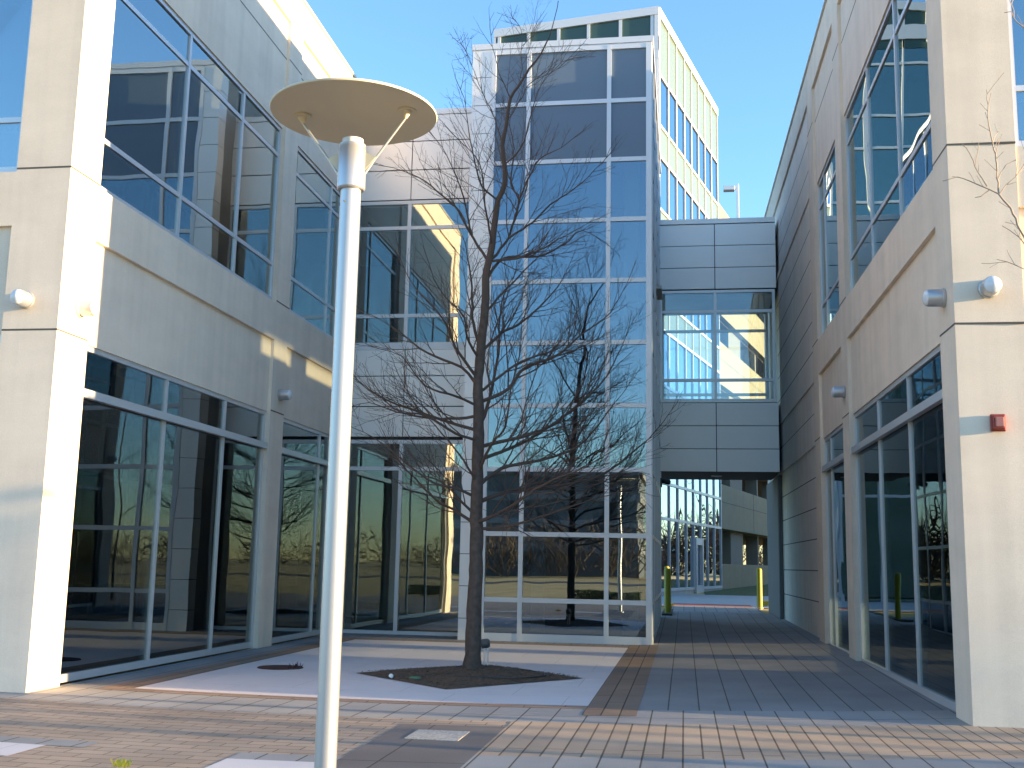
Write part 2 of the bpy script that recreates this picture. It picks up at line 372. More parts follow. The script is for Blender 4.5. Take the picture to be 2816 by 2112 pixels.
m.box(W3, -11.8, -11.3, 15, 15.5, 0, 4.4); m.box(W3, -11.8, -11.3, 21, 21.5, 0, 4.4); m.each('back_wall', M['room'], LO)
m = MB(); m.box(W3, -15.3, -8.1, 12.9, 30, -.1, .02); m.box(W3, -8.1, -4.8, 24.8, 30, -.1, .02); m.each('floor', M['room_light'], LO)

# recessed metal-clad wing between the left office and the glass tower
WG = thing('metal_clad_wing', 'grey metal panelled wall with large windows between left office and glass tower', 'building wing', (-6.1, 24.3, 0))
YM = 24.289
mapM = lambda d, v, z: (v, YM - d, z)
m = MB()
jz = [12.05, 11.40, 10.69, 9.96]
x0, x1 = -7.59, -4.66
rows = [(12.05, 12.18)] + [(jz[i+1]+.012, jz[i]-.012) for i in range(3)] + [(5.785, 6.38), (5.085, 5.765), (4.385, 5.060)]
for i, (a, b) in enumerate(rows):
    if i == 0: m.box(mapM, -.4, .02, x0, x1, a, b)
    else:
        m.box(mapM, -.06, 0, x0, -6.30, a, b); m.box(mapM, -.06, 0, -6.28, x1, a, b)
m.each('metal_panel', M['panel'], WG)
m = MB(); m.box(mapM, -.4, -.05, x0, x1, 9.97, 12.05); m.box(mapM, -.4, -.05, x0, x1, 4.32, 6.39); m.each('panel_gap', M['panel_gap'], WG)
window(mapM, x0, x1, 6.39, 9.95, (-6.31,), (7.19, 9.29), WG, d=-.05, fw=.085, fmat='alu_white', sill=.17)
window(mapM, x0, x1, .0, 4.31, (-6.31,), (3.66,), WG, d=-.05, fw=.085, fmat='alu_white', sill=.08)
m = MB(); m.box(W3, -7.6, -4.8, 24.7, 29.9, 4.33, 6.3); m.box(W3, -7.6, -4.8, 24.7, 29.9, 10.0, 12.0); m.each('floor_slab', M['slab'], WG)

# glass stair tower
TW = thing('glass_tower', 'glass fronted stair tower with white grid frame behind the bare tree', 'tower', (-2.5, 23.4, 0))
YT = 23.361; mapT = lambda d, v, z: (v, YT - d, z)
mapTS = lambda d, v, z: (-.66 + d, YT + v, z)
rowz = [.847 + 1.367*i for i in range(9)]
m = MB()
xl, xr = -4.256, -.66
for a, b in ((xl, xl+.10), (xr-.12, xr), (-3.447, -3.353), (-1.644, -1.550)): m.box(mapT, -.16, .045, a, b, 0, 13.10)
for z in rowz: m.box(mapT, -.13, .035, xl+.10, xr-.12, z-.048, z+.048)
m.box(mapT, -.14, .038, xl+.10, xr-.12, 0, .16); m.box(mapT, -.14, .038, xl+.10, xr-.12, 13.0, 13.10)
m.build('front_frame', M['alu_white'], TW)
m = MB(); m.box(mapT, -.012, .004, xl+.05, xr-.05, .08, rowz[7]); m.build('front_glass', M['glass_blue'], TW)
m = MB(); m.box(mapT, -.12, .0, xl+.05, xr-.05, rowz[7]+.002, 13.02); m.build('spandrel_panel', M['spandrel'], TW)
m = MB()
for i in range(20):
    z1_ = 13.13 - i*.668; z0_ = max(z1_ - .655, 0)
    if z1_ > .1: m.box(mapT, -.35, .03, -4.70, xl-.004, z0_, z1_)
m.each('metal_panel', M['panel'], TW)
m = MB(); m.box(mapT, -.34, .015, -4.69, xl-.006, 0, 13.1); m.each('panel_gap', M['panel_gap'], TW)
m = MB(); m.box(mapT, -.5, .05, -4.72, -.62, 13.135, 13.27); m.box(W3, -.70, -.62, YT+.5, 31.9, 13.135, 13.27); m.box(mapT, -.4, .03, xl, xr, 13.102, 13.132); m.each('coping', M['alu_white'], TW)
m = MB(); m.box(W3, -4.70, -4.60, YT+.35, 24.35, 0, 13.1); m.box(W3, -4.7, -4.6, 24.7, 31.9, 0, 13.1); m.each('side_wall', M['side_clad'], TW)
m = MB()
for v in [0.14 + 1.42*i for i in range(7)]: m.box(mapTS, -.12, .02, v-.045, v+.045, 0, 13.1)
for z in rowz: m.box(mapTS, -.10, .012, .18, 8.5, z-.04, z+.04)
m.box(mapTS, -.10, .014, .19, 8.5, 0, .14); m.build('side_frame', M['alu_white'], TW)
m = MB(); m.box(mapTS, -.012, .0, .16, 8.5, .05, 13.1); m.each('side_glass', M['glass_blue'], TW)
m = MB()
for z in (4.5, 8.6): m.box(W3, -4.5, -.9, 26.5, 31.5, z, z+.35)
m.box(W3, -4.58, -.80, 23.6, 31.6, 12.0, 13.0); m.each('floor_slab', M['slab'], TW)
m = MB(); m.box(W3, -4.58, -.8, 31.6, 31.8, 0, 12); m.each('back_wall', M['room'], TW)
m = MB(); m.box(W3, -1.30, -.98, 24.1, 24.5, 0, 12); m.box(W3, -3.6, -3.3, 26.5, 26.9, 0, 12); m.each('column', M['room_light'], TW)
m = MB(); m.box(W3, -4.58, -.8, 23.5, 31.6, -.1, .03); m.build('floor', M['slab'], TW)
# stair flight seen faintly behind the glass
st = MB()
for k in range(12): st.box(W3, -3.9+.28*k, -3.6+.28*k, 27.0, 28.2, 4.85+.33*k-.08, 4.85+.33*k)
st.build('stair', M['room_light'], TW)

# bridge over the passage
BR = thing('footbridge', 'grey metal clad enclosed bridge with see-through windows spanning the passage', 'bridge', (.9, 31.9, 0))
YB = 31.9; mapB = lambda d, v, z: (v, YB - d, z); bx0, bx1, bm = -.70, 2.66, .925
m = MB()
for a, b in ((10.905, 11.54), (10.245, 10.885), (9.60, 10.225), (5.595, 6.24), (4.935, 5.575), (4.28, 4.915)):
    m.box(mapB, -.06, 0, bx0, bm-.012, a, b); m.box(mapB, -.06, 0, bm+.012, bx1, a, b)
m.box(mapB, -3.0, .03, bx0, bx1, 11.56, 11.71); m.each('metal_panel', M['panel'], BR)
m = MB(); m.box(mapB, -2.95, -.05, bx0, bx1, 4.27, 6.25); m.box(mapB, -2.95, -.05, bx0, bx1, 9.58, 11.56)
m.each('deck', M['panel_gap'], BR)
m = MB(); m.box(mapB, -2.8, -.1, bx0+.05, bx1-.05, 9.45, 9.575); m.build('ceiling', M['room'], BR)
window(mapB, bx0+.02, bx1-.04, 6.26, 9.56, (bm,), (6.91, 8.93), BR, d=-.04, fw=.08, mat='glass_clear', deep=.1)
mapB2 = lambda d, v, z: (v, YB + 2.9 + d, z)
window(mapB2, bx0+.02, bx1-.04, 6.26, 9.56, (bm,), (6.91, 8.93), BR, d=-.04, fw=.08, mat='glass_clear', deep=.1)
m = MB(); m.lathe([(.16, 0), (.16, .02), (.13, .03)], (.95, 33.2, 4.245), seg=20); m.build('soffit_light', M['lens'], BR)

# right office (its plan is turned about a degree)
RO = thing('office_building', 'two storey beige concrete office on the right with red strobe on its front', 'office building', (XR, YR, 0), 'beige concrete offices flanking the court')
wm, jm = MB(), MB()
facade(mapR, [(0, .70), (7.35, 8.08), (11.1, 11.95)], [(.70, 7.35, (3.0, 5.2)), (8.08, 11.1, (10.3,))], RO, wm, jm)
facade(mapRFb, [(7.0, 7.8)], [(.74, 7.0, (2.8, 4.9))], RO, wm, jm, False)
for z in (ZL + .03, ZS + .04, 11.27): jm.box(mapRF, -.02, .003, .0, .74, z - .011, z + .011)
wm.box(mapR, -.45, 0, 11.95, 24.1, ZP, ZT)
wm.each('wall', M['precast'], RO)
m = MB(); m.box(mapR, -.45, -.09, 11.95, 24.1, -.1, ZL); m.box(mapR, -.45, -.06, 11.95, 24.1, ZL, ZM); m.box(mapR, -.45, -.03, 11.95, 24.1, ZM, ZH); m.box(mapR, -.45, -.0, 11.95, 24.1, ZH, ZH+.16); m.box(mapR, -.45, -.05, 11.95, 24.1, ZH+.16, ZP)
m.each('side_wall', M['precast_grey'], RO)
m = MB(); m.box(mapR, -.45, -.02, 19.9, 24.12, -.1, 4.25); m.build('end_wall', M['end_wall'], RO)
for z in (.9, 1.57, 2.26, 2.94, 3.61): jm.box(mapR, -.11, -.088, 11.96, 19.88, z-.011, z+.011)
for z in (5.0,): jm.box(mapR, -.08, -.058, 11.96, 19.88, z-.008, z+.008)
for z in (6.35, 7.03, 7.70, 8.45, 9.15): jm.box(mapR, -.05, -.028, 11.96, 19.88, z-.011, z+.011)
for z in (10.6, 11.3): jm.box(mapR, -.07, -.048, 11.96, 24.0, z-.011, z+.011)
jm.each('wall_joint', M['joint'], RO)
m = MB(); m.tube([mapR(.01, 19.75, .2), mapR(.01, 19.75, 4.2)], [.05, .05], 8); m.build('downpipe', M['alu_dark'], RO)
m = MB(); m.box(mapR, -.8, .04, -.04, 24.1, ZT, ZT+.05); m.box(mapRF, -.8, .04, .80, 8.2, ZT, ZT+.05); m.each('coping', M['coping'], RO)
DE = -18.0
m = MB(); m.box(mapR, DE, -.5, .8, 24, 4.38, 6.25); m.box(mapR, DE, -.5, .8, 24, 9.95, 12.3); m.each('floor_slab', M['slab'], RO)
# unseen far wall of the right office, its open slots shaped to throw sun patches
m = MB()
m.box(mapR, DE-.3, DE, -.0, 24.1, -.1, 2.05); m.box(mapR, DE-.3, DE, 0, 3.9, 2.05, 2.95); m.box(mapR, DE-.3, DE, 10.6, 24.1, 2.05, 2.95); m.box(mapR, DE-.3, DE, 0, 24.1, 2.95, 8.30)
m.box(mapR, DE-.3, DE, 0, 4.3, 8.30, 8.74); m.box(mapR, DE-.3, DE, 5.85, 6.75, 8.30, 8.74); m.box(mapR, DE-.3, DE, 9.6, 24.1, 8.30, 8.74)
m.box(mapR, DE-.3, DE, 0, 24.1, 8.74, ZT)
m.box(mapR, DE, -.45, 23.8, 24.1, -.1, ZT-.01); m.box(mapRF, -.45, 0, 7.8, 21, -.1, ZT-.01)
m.each('back_wall', M['room'], RO)
m = MB(); m.box(mapR, DE, -.5, .8, 23.8, -.1, .02); m.build('floor', M['room_light'], RO)

# office tower behind, its side wall turned 14 degrees
BT = thing('office_tower', 'tall glass and green panel office block rising behind the stair tower', 'office tower', (-1, 47, 0))
th = R(14.0); sB = Vector((math.sin(th), math.cos(th))); nB = Vector((math.cos(th), -math.sin(th)))
mapC = lambda d, v, z: (1.88 + v*sB.x + d*nB.x, 58.62 + v*sB.y + d*nB.y, z)
S0 = -12.02
m = MB()
mv = [-11.9, -10.39, -8.92, -7.38, -5.98, -4.52, -3.07, -1.57, -.06]
for v in mv: m.box(mapC, -.12, .05, v-.042, v+.042, .55, 26.0)
tz = [.62, 3.6, 5.1, 7.95, 9.3, 11.72, 13.03, 15.6, 17.06, 19.48, 20.92, 23.3]
for z in tz: m.box(mapC, -.10, .05, S0, 0, z-.06, z+.06)
m.box(mapC, -.3, .08, S0, .0, 26.0, 26.45); m.box(mapC, -.3, .055, S0-.02, S0+.1, .5, 26.0); m.build('side_frame', M['alu_white'], BT)
m = MB()
for a, b in ((23.3, 26.0), (19.48, 20.92), (15.6, 17.06), (11.72, 13.03), (7.95, 9.3)): m.box(mapC, -.06, .0, S0+.05, -.05, a, b)
m.each('spandrel', M['green_spandrel'], BT)
m = MB()
for a, b in ((20.92, 23.3), (17.06, 19.48), (13.03, 15.6), (9.3, 11.72), (.62, 7.95)): m.box(mapC, -.03, -.01, S0+.05, -.05, a, b)
m.each('side_glass', M['glass_sky'], BT)
m = MB()
for a, b in ((19.2, 20.9), (15.4, 17.0), (11.5, 13.0), (7.9, 9.3), (23.5, 25.4)): m.box(mapC, -5.5, -.5, S0+.5, -.3, a, b)
m.box(mapC, -7, -6.5, S0, -.1, 0, 25); m.box(mapC, -7, -.2, -.4, -.1, 0, 25.9); m.each('floor_slab', M['room'], BT)
m = MB()
for v in (-10.0, -5.2): m.box(mapC, -2.4, -1.8, v, v+.6, .5, 25)
m.each('column', M['room_light'], BT)
YA = 46.95; mapA = lambda d, v, z: (v, YA - d, z)
# front with its rising clerestory
def topz(x): return 25.75 + (x + 8.45) * (26.45 - 25.75) / 7.42
m = MB(); gm = MB()
cx = [-8.25, -6.90, -5.52, -4.16, -2.72, -1.30]
def slant(mb, x0, x1, dz0, dz1, d0, d1):
    n = len(mb.v)
    for x in (x0, x1):
        for d in (d0, d1):
            for dz in (dz0, dz1): mb.v.append((x, YA - d, topz(x) + dz if dz > -50 else 24.0))
    mb.f += [(n, n+1, n+3, n+2), (n+4, n+6, n+7, n+5), (n, n+4, n+5, n+1), (n+2, n+3, n+7, n+6), (n, n+2, n+6, n+4), (n+1, n+5, n+7, n+3)]
slant(m, -8.50, -1.03, -.38, 0, -.6, .1)
for x in cx: slant(m, x-.07, x+.07, -99, -.38, -.15, .06)
slant(m, -8.5, -8.42, -99, -.38, -.5, .07); slant(m, -1.2, -1.03, -99, -.38, -.5, .07)
m.box(mapA, -.4, .08, -8.5, -1.03, 24.4, 25.05); m.build('front_frame', M['alu_white'], BT)
for i in range(5): slant(gm, cx[i]+.07, cx[i+1]-.07, -99, -.38, -.06, .0)
gm.each('clerestory_pane', M['dark_green'], BT)
m = MB()
for x in [-8.46] + cx[1:-1] + [-1.13]: m.box(mapA, -.12, .06, x-.06, x+.06, 0, 24.4)
for z in (4.6, 7.0, 9.4, 11.72, 13.03, 15.6, 17.06, 19.48, 20.92, 23.3): m.box(mapA, -.10, .045, -8.4, -1.19, z-.055, z+.055)
m.build('front_mullion', M['alu_white'], BT)
m = MB(); m.box(mapA, -.05, -.03, -8.4, -1.15, 0, 24.4); m.build('front_glass', M['green_pane'], BT)
m = MB(); m.box(W3, -8.3, -1.3, YA+2.5, YA+2.8, 0, 24.2); m.each('inner_wall', M['room'], BT)
m = MB(); m.box(W3, -8.5, -8.2, YA+.4, 58, 0, 25.0); m.each('front_wall', M['precast_grey'], BT)
m = MB(); m.box(mapC, -.06, .1, -5.98, -4.55, .05, .45); m.box(mapC, -.06, .02, S0, -6.0, .0, .56); m.box(mapC, -.06, .02, -4.53, 0, .0, .56); m.each('plinth', M['walk'], BT)
dr = MB(); dr.box(mapC, .0, .14, -5.98, -5.78, .3, 2.95); dr.box(mapC, .0, .14, -4.72, -4.52, .3, 2.95); dr.box(mapC, .0, .13, -5.78, -4.72, 2.62, 2.94); dr.box(mapC, .0, .13, -5.78, -4.72, .3, .75)
d_ = dr.build('door', M['alu_white'], BT)
m = MB(); m.tube([mapC(.22, -5.55, 1.3), mapC(.22, -5.55, 1.75)], [.02, .02], 6); m.build('handle', M['alu'], d_)

# parking garage beyond it
PG = thing('parking_garage', 'multi level concrete parking garage seen through the passage and the bridge windows', 'parking garage', (3, 63, 0))
m = MB()
bands = [(0.0, 1.78), (3.6, 5.9), (7.35, 9.65), (11.2, 13.5), (15.0, 17.25), (18.95, 21.2)]
for a, b in bands: m.box(mapC, -.35, -.02, .1, 40, a, b)
m.each('parapet', M['garage'], PG)
m = MB()
for a, b in bands[1:]: m.box(mapC, -16, -.36, .15, 40, a-.05, a+.55)
m.box(mapC, -16.3, -16, .1, 22, 0, 21); m.each('deck', M['garage_in'], PG)
m = MB()
for v in (.3, 4.2, 12.2, 18.0, 27.0, 36.0):
    wd = .35 if v != 4.2 else 3.4
    m.box(mapC, -1.1, -.37, v, v+wd, 0, 21.0)
m.box(mapC, -.30, -.005, 9.1, 9.75, 0, 19.0) if False else None
m.each('column', M['garage_in'], PG)
m = MB()
for v in (9.2, 18.3):
    m.box(mapC, -.02, -.012, v-.01, v+.01, 3.6, 5.9)
for a, b in bands[1:]: m.box(mapC, -.02, -.012, .12, 40, b-.93, b-.905)
m.each('wall_joint', M['joint'], PG)
GL = thing('light_pole', 'square headed light pole on the top deck of the parking garage', 'light pole', (3.54, 70.2, 19.5))
m = MB(); m.box(W3, 3.46, 3.62, 70.1, 70.3, 19.5, 26.1); m.build('pole', M['alu_white'], GL, bevel=.02)
m = MB(); m.box(W3, 2.62, 3.36, 69.95, 70.45, 25.68, 25.98); m.box(W3, 3.36, 3.47, 70.14, 70.26, 25.78, 25.9); m.build('lamp_head', M['alu'], GL, bevel=.04)

# unseen wing added to the east to shade the passage and lower garage
AN = thing('sun_block_wing', 'unseen low concrete wing added beyond the right office to block the sun', 'building', (30, 57, 0))
m = MB(); m.box(W3, 22, 45, 38.5, 77, 0, 12.6)
for k in range(8): m.box(W3, 21.9, 22, 39+4.7*k, 39.7+4.7*k, 0, 12.5)
m.each('wall', M['precast_grey'], AN)

# ------------------------------------------------------------------ behind the camera (seen in the glass)
OB = thing('office_block', 'long dark glazed office block across the field', 'office building', (-20, -105, 0))
m = MB(); m.box(W3, -34, -6, -122, -102, 0, 13.5); m.each('wall', M['dark_wall'], OB)
m = MB()
for z in (3.0, 6.6, 10.2): m.box(W3, -34.2, -5.8, -122.2, -101.8, z, z+1.1)
m.box(W3, -34.4, -5.6, -122.4, -101.6, 13.5, 14.3); m.each('band', M['band_grey'], OB)
random.seed(3)
wd = MB()
def far_tree(x, y, z, H):
    for _ in range(34):
        a = random.uniform(0, 6.283); e = random.uniform(.35, 1.35); L = H*random.uniform(.25, .6); z0 = z + H*random.uniform(.0, .5)
        d = Vector((math.cos(a)*math.cos(e), math.sin(a)*math.cos(e), math.sin(e))) * L
        wq = random.uniform(.05, .14) * H / 10; p = Vector((x, y, z0)) + Vector((random.gauss(0, .12), random.gauss(0, .12), 0))*H; q = p + d
        n = len(wd.v); s = Vector((-math.sin(a)*.3+.7, math.cos(a)*.3-.7, 0)).normalized()*wq
        wd.v += [tuple(p - s), tuple(p + s), tuple(q)]; wd.f.append((n, n+1, n+2))
        n = len(wd.v); s = Vector((0, 0, wq)); wd.v += [tuple(p - s), tuple(p + s), tuple(q)]; wd.f.append((n, n+1, n+2))
for i in range(520):
    a = random.uniform(0, 6.283); r = random.uniform(150, 215); far_tree(r*math.cos(a), r*math.sin(a)-10, h(0, r*math.sin(a))-.5, random.uniform(7, 13))
for i in range(40):
    far_tree(random.uniform(-40, 6), random.uniform(-98, -84), 0, random.uniform(5, 11))
for i in range(44):
    far_tree(random.uniform(92, 116), random.uniform(-14, 10), 0, random.uniform(12, 16.5))  # unseen eastern belt, added to thin the low sun near the ground
for i in range(90):
    far_tree(random.uniform(15, 75), random.uniform(100, 125), .5, random.uniform(6, 11))
tag(wd.build('bare_woodland', M['wood_mass'], fix=False), 'belt of bare winter woodland round the field, mirrored in the glass', 'woodland', kind='stuff')
hd = MB()
for _ in range(3600):
    x, y, z = random.uniform(-5.4, -2.0), random.uniform(-6.4, -5.6), random.uniform(0, .42); a = random.uniform(0, 6.28); e = random.uniform(-1, 1); n = len(hd.v)
    d1 = Vector((math.cos(a), math.sin(a), e))*.05; d2 = Vector((-math.sin(a), math.cos(a), .3))*.03; p = Vector((x, y, z)); hd.v += [tuple(p-d1), tuple(p+d2), tuple(p+d1), tuple(p-d2)]; hd.f.append((n, n+1, n+2, n+3))
tag(hd.build('hedge', M['grass'], fix=False), 'low clipped hedge along the field edge, mirrored in the glass tower', 'hedge')
m = MB(); m.box(W3, 36, 52, 112, 116, 0, 3.3); BW = thing('brick_outbuilding', 'low orange brick building mirrored in the passage glass', 'building', (46, 114, 0)); m.each('wall', M['brick'], BW)
m = MB(); m.box(W3, 35.7, 52.3, 111.7, 116.3, 3.3, 3.5); m.build('roof', M['coping'], BW)

# ------------------------------------------------------------------ small fixtures
def wall_lamp(f, v, z, label, d=0.):
    a = Vector(f(d, v, z)); n = (Vector(f(d+1, v, z)) - a).normalized()
    t = thing('wall_lamp', label, 'wall lamp', a, 'round aluminium wall lamps')
    m = MB(); m.lathe([(.108, 0), (.112, .01), (.112, .035), (.100, .04), (.100, .190), (.095, .20)], a, n, 28); m.build('housing', M['lamp_metal'], t, smooth=True)
    m = MB(); m.lathe([(.093, .20), (.090, .212), (.058, .236), (.02, .246), (.001, .248)], a, n, 24); m.build('lens', M['lens'], t, smooth=True)
wall_lamp(mapL, .47, 4.70, 'round lamp on the sunlit inner face of the left corner column')
wall_lamp(mapLF, .44, 4.70, 'round lamp on the street face of the left corner column')
wall_lamp(mapL, 7.62, 4.68, 'round lamp on the second column of the left office behind the lamp post')
wall_lamp(mapR, .68-.28, 4.72, 'round lamp on the inner face of the right corner column')
wall_lamp(mapRF, .37, 4.72, 'round lamp on the street face of the right corner column casting a long shadow')
wall_lamp(mapR, 7.72, 4.76, 'round lamp on the second column of the right office')
t = thing('alarm_strobe', 'small red fire alarm strobe on the right corner column', 'alarm', mapRF(0, .39, 3.21))
m = MB(); m.box(mapRF, 0, .035, .315, .475, 3.12, 3.31); m.box(mapRF, .035, .08, .33, .46, 3.135, 3.295); m.build('housing', M['red'], t, bevel=.012)
m = MB(); m.box(mapRF, .08, .115, .35, .44, 3.16, 3.27); m.build('strobe_lens', M['clear_lens'], t, bevel=.01)
t = thing('security_camera', 'dark security camera at the bridge corner over the passage', 'security camera', (-.62, 31.6, 3.9))
m = MB(); m.box(W3, -.66, -.60, 31.5, 31.6, 3.8, 4.05); m.build('bracket', M['black'], t)
m = MB(); m.lathe([(.06, 0), (.075, .02), (.075, .2), (.05, .24)], (-.60, 31.55, 3.98), (1, -.3, -.25), 16); m.build('camera_body', M['black'], t, smooth=True)

# lamp post
LX, LY = -2.235, 7.0
LP = thing('lamp_post', 'tall aluminium lamp post with round disc reflector in the foreground', 'lamp post', (LX, LY, 0))
m = MB(); m.lathe([(.15, 0), (.15, .02), (.069, .03), (.069, 4.14)], (LX, LY, 0), seg=40); m.build('pole', M['lamp_metal'], LP, smooth=True)
m = MB(); m.lathe([(.088, 4.09), (.096, 4.10), (.096, 4.375), (.093, 4.38), (.093, 4.41), (.080, 4.415)], (LX, LY, 0), seg=40); m.build('lamp_housing', M['lamp_metal'], LP, smooth=True)
m = MB(); m.lathe([(.074, 4.415), (.074, 4.45), (.001, 4.46)], (LX, LY, 0), seg=32); m.build('lamp_lens', M['lens'], LP, smooth=True)
m = MB(); m.lathe([(.001, 4.660), (.30, 4.655), (.50, 4.640), (.568, 4.632), (.572, 4.640), (.568, 4.648), (.45, 4.668), (.001, 4.69)], (LX, LY, 0), seg=96); m.build('disc_reflector', M['lamp_paint'], LP, smooth=True)
m = MB(); 
for sx in (-1, 1):
    m.tube([(LX+sx*.09, LY, 4.20), (LX+sx*.155, LY, 4.30), (LX+sx*.375, LY-.01*sx, 4.60)], [.009, .009, .009], 10)
m.each('strut', M['lamp_metal'], LP)
m = MB()
for sx in (-1, 1):
    n = len(m.v); m.v += [(LX+sx*.09, LY-.012, 4.22), (LX+sx*.09, LY-.012, 4.36), (LX+sx*.17, LY-.012, 4.32), (LX+sx*.09, LY+.012, 4.22), (LX+sx*.09, LY+.012, 4.36), (LX+sx*.17, LY+.012, 4.32)]
    m.f += [(n, n+1, n+2), (n+3, n+5, n+4), (n, n+3, n+4, n+1), (n+1, n+4, n+5, n+2), (n+2, n+5, n+3, n)]
m.each('bracket', M['lamp_paint'], LP)
m = MB()
for sx in (-1, 1):
    m.lathe([(.012, 0), (.03, .045), (.035, .05)], (LX+sx*.365, LY-.01*sx, 4.588), (sx*.25, 0, 1), 20); m.lathe([(.062, 0), (.062, .012)], (LX+sx*.378, LY-.01*sx, 4.637), (0, 0, 1), 24)
m.each('socket', M['lamp_paint'], LP)
m = MB(); m.tube([(LX-.069, LY-.01, 3.98), (LX-.069, LY-.01, 4.0)], [.006, .006], 6); m.tube([(LX-.02, LY-.068, 3.99), (LX-.02, LY-.071, 4.0)], [.006, .006], 6); m.each('bolt', M['alu_dark'], LP)

# bollards
for i, (x, y, lb) in enumerate(((-.48, 33.4, 'yellow bollard nearest the tower wall in the passage'), (-.60, 39.5, 'yellow bollard at the left end of the red tactile strip'), (2.50, 38.8, 'yellow bollard at the right side of the passage'))):
    z = h(x, y)
    if i == 0:
        B0 = thing('bollard', lb, 'bollard', (x, y, z), 'yellow bollards in the passage')
        m = MB(); m.lathe([(.092, -.05), (.092, 1.25), (.08, 1.29), (.05, 1.315), (.001, 1.32)], (x, y, z), seg=24); m.build('post', M['yellow'], B0, smooth=True)
        m = MB(); m.lathe([(.12, -.02), (.12, .012), (.094, .014)], (x, y, z), seg=24); m.build('collar', M['walk'], B0)
    else: copy_thing(B0, (x, y, z), lb)
m = MB(); m.box(W3, 2.75, 8, 40.9, 41.15, .2, .46); tag(m.build('kerb', M['yellow_kerb'], bevel=.02), kind='structure')
m = MB(); m.box(W3, -.64, -.36, 38.9, 39.1, .2, .36); tag(m.build('kerb', M['yellow_kerb'], bevel=.02), kind='structure')
mz = h(-.5, 36); m = MB(); m.box(W3, -.64, -.35, 32.7, 38.8, .1, .262); tag(m.build('kerb', M['charcoal']), kind='structure')

# planter bed, cover and other things on the ground
pl = [(-4.65, 15.79), (-3.0, 17.63), (-1.43, 16.18), (-2.99, 14.19)]
random.seed(8); m = MB(); cxp, cyp = -3.0, 16.0; nr = 14; na = 64
def rim(a):
    best = None; dx, dy = math.cos(a), math.sin(a)
    for i in range(4):
        (ax, ay), (bx, by) = pl[i], pl[(i+1) % 4]; ex, ey = bx-ax, by-ay; den = dx*ey - dy*ex
        if abs(den) < 1e-9: continue
        t = ((ax-cxp)*ey - (ay-cyp)*ex)/den; s = ((ax-cxp)*dy - (ay-cyp)*dx)/den
        if t > 0 and -1e-6 <= s <= 1+1e-6: best = t if best is None else min(best, t)
    return best
m.v.append((cxp, cyp, .09))
angs = sorted([2*math.pi*j/na for j in range(na)] + [math.atan2(y-cyp, x-cxp) % (2*math.pi) for x, y in pl])
for i in range(1, nr+1):
    for a in angs:
        t = i/nr; r = rim(a)*t; m.v.append((cxp+math.cos(a)*r, cyp+math.sin(a)*r, .012 + .08*(1-t**2) + (random.uniform(-.008, .012) if i < nr else 0)))
na = len(angs)
for j in range(na): m.f.append((0, 1+j, 1+(j+1) % na))
for i in range(nr-1):
    for j in range(na): a = 1+i*na; m.f.append((a+j, a+na+j, a+na+(j+1) % na, a+(j+1) % na))
ch = m
bed = ch.build('planting_bed', M['mulch'], fix=False); tag(bed, 'diamond shaped bed of dark bark mulch round the tree foot', 'planting bed')
m = MB()
for _ in range(1500):
    a = random.uniform(0, 6.283); r = rim(a)*random.random()**.5*.97; x, y = cxp+math.cos(a)*r, cyp+math.sin(a)*r; t = r/rim(a)
    z = .012+.08*(1-t*t)+.008; L = random.uniform(.012, .04); b = random.uniform(0, 3.14); n = len(m.v)
    c_, s_ = math.cos(b)*L, math.sin(b)*L; q = .25
    m.v += [(x-c_, y-s_, z), (x+s_*q, y-c_*q, z+random.uniform(.0, .015)), (x+c_, y+s_, z+random.uniform(0, .02)), (x-s_*q, y+c_*q, z+.006)]; m.f.append((n, n+1, n+2, n+3))
tag(m.build('bark_chips', solid('bark_chips', (.13, .09, .065), .95, var=.4, vscale=9), fix=False), 'loose bark chips on the mulch bed', 'bark chips', kind='stuff')
m = MB(); m.tube([(-2.9+.95*math.cos(a/10), 15.95+.75*math.sin(a/10), .075 - .02*abs(math.cos(a/10))) for a in range(-52, 12)], [.009]*64, 6); tag(m.build('drip_hose', M['black']), 'thin black irrigation hose curling over the mulch', 'hose')
m = MB(); m.lathe([(.085, 0), (.085, .02), (.07, .028), (.001, .03)], (-3.61, 15.11, .025), seg=24); tag(m.build('valve_lid', M['valve'], smooth=True), 'green round valve lid on the mulch', 'valve lid')
m = MB(); m.lathe([(.03, 0), (.035, .03), (.02, .05), (.001, .052)], (-3.98, 15.17, .03), (.4, .1, .6), 12); tag(m.build('litter', M['white'], smooth=True), 'small white plastic cup on the mulch edge', 'litter')
t = thing('bed_floodlight', 'small grey floodlight on a stake behind the tree trunk', 'floodlight', (-3.03, 17.15, .04))
m = MB(); m.box(W3, -3.04, -3.02, 17.14, 17.16, .02, .34); m.box(W3, -2.99, -2.965, 17.14, 17.16, .02, .34); m.each('stake', M['alu'], t)
m = MB(); m.lathe([(.045, 0), (.07, .02), (.072, .11), (.05, .14)], (-3.09, 17.15, .37), (1, .1, .12), 20); m.build('lamp_head', solid('dark_grey_paint', (.07, .08, .085), .5), t, smooth=True)
t = thing('tree_well', 'round rusty brown planting hole in the pale paving', 'planting hole', (-5.93, 16.2, 0))
m = MB(); m.lathe([(.34, 0), (.33, .012), (.20, .018), (.001, .022)], (-5.93, 16.2, .004), seg=40); m.build('soil', M['rust'], t)
m = MB()
for k in range(26):
    a = random.uniform(-.7, .7); r = random.uniform(.2, .33); x, y = -5.93+r*math.cos(a), 16.2+r*math.sin(a); L = random.uniform(.04, .1); b = random.uniform(0, 6.28); n = len(m.v)
    m.v += [(x-.008, y, .01), (x+.008, y, .01), (x+math.cos(b)*L*.6, y+math.sin(b)*L*.6, .01+L)]; m.f.append((n, n+1, n+2))
m.build('leaves', M['rust'], t, fix=False)
m = MB()
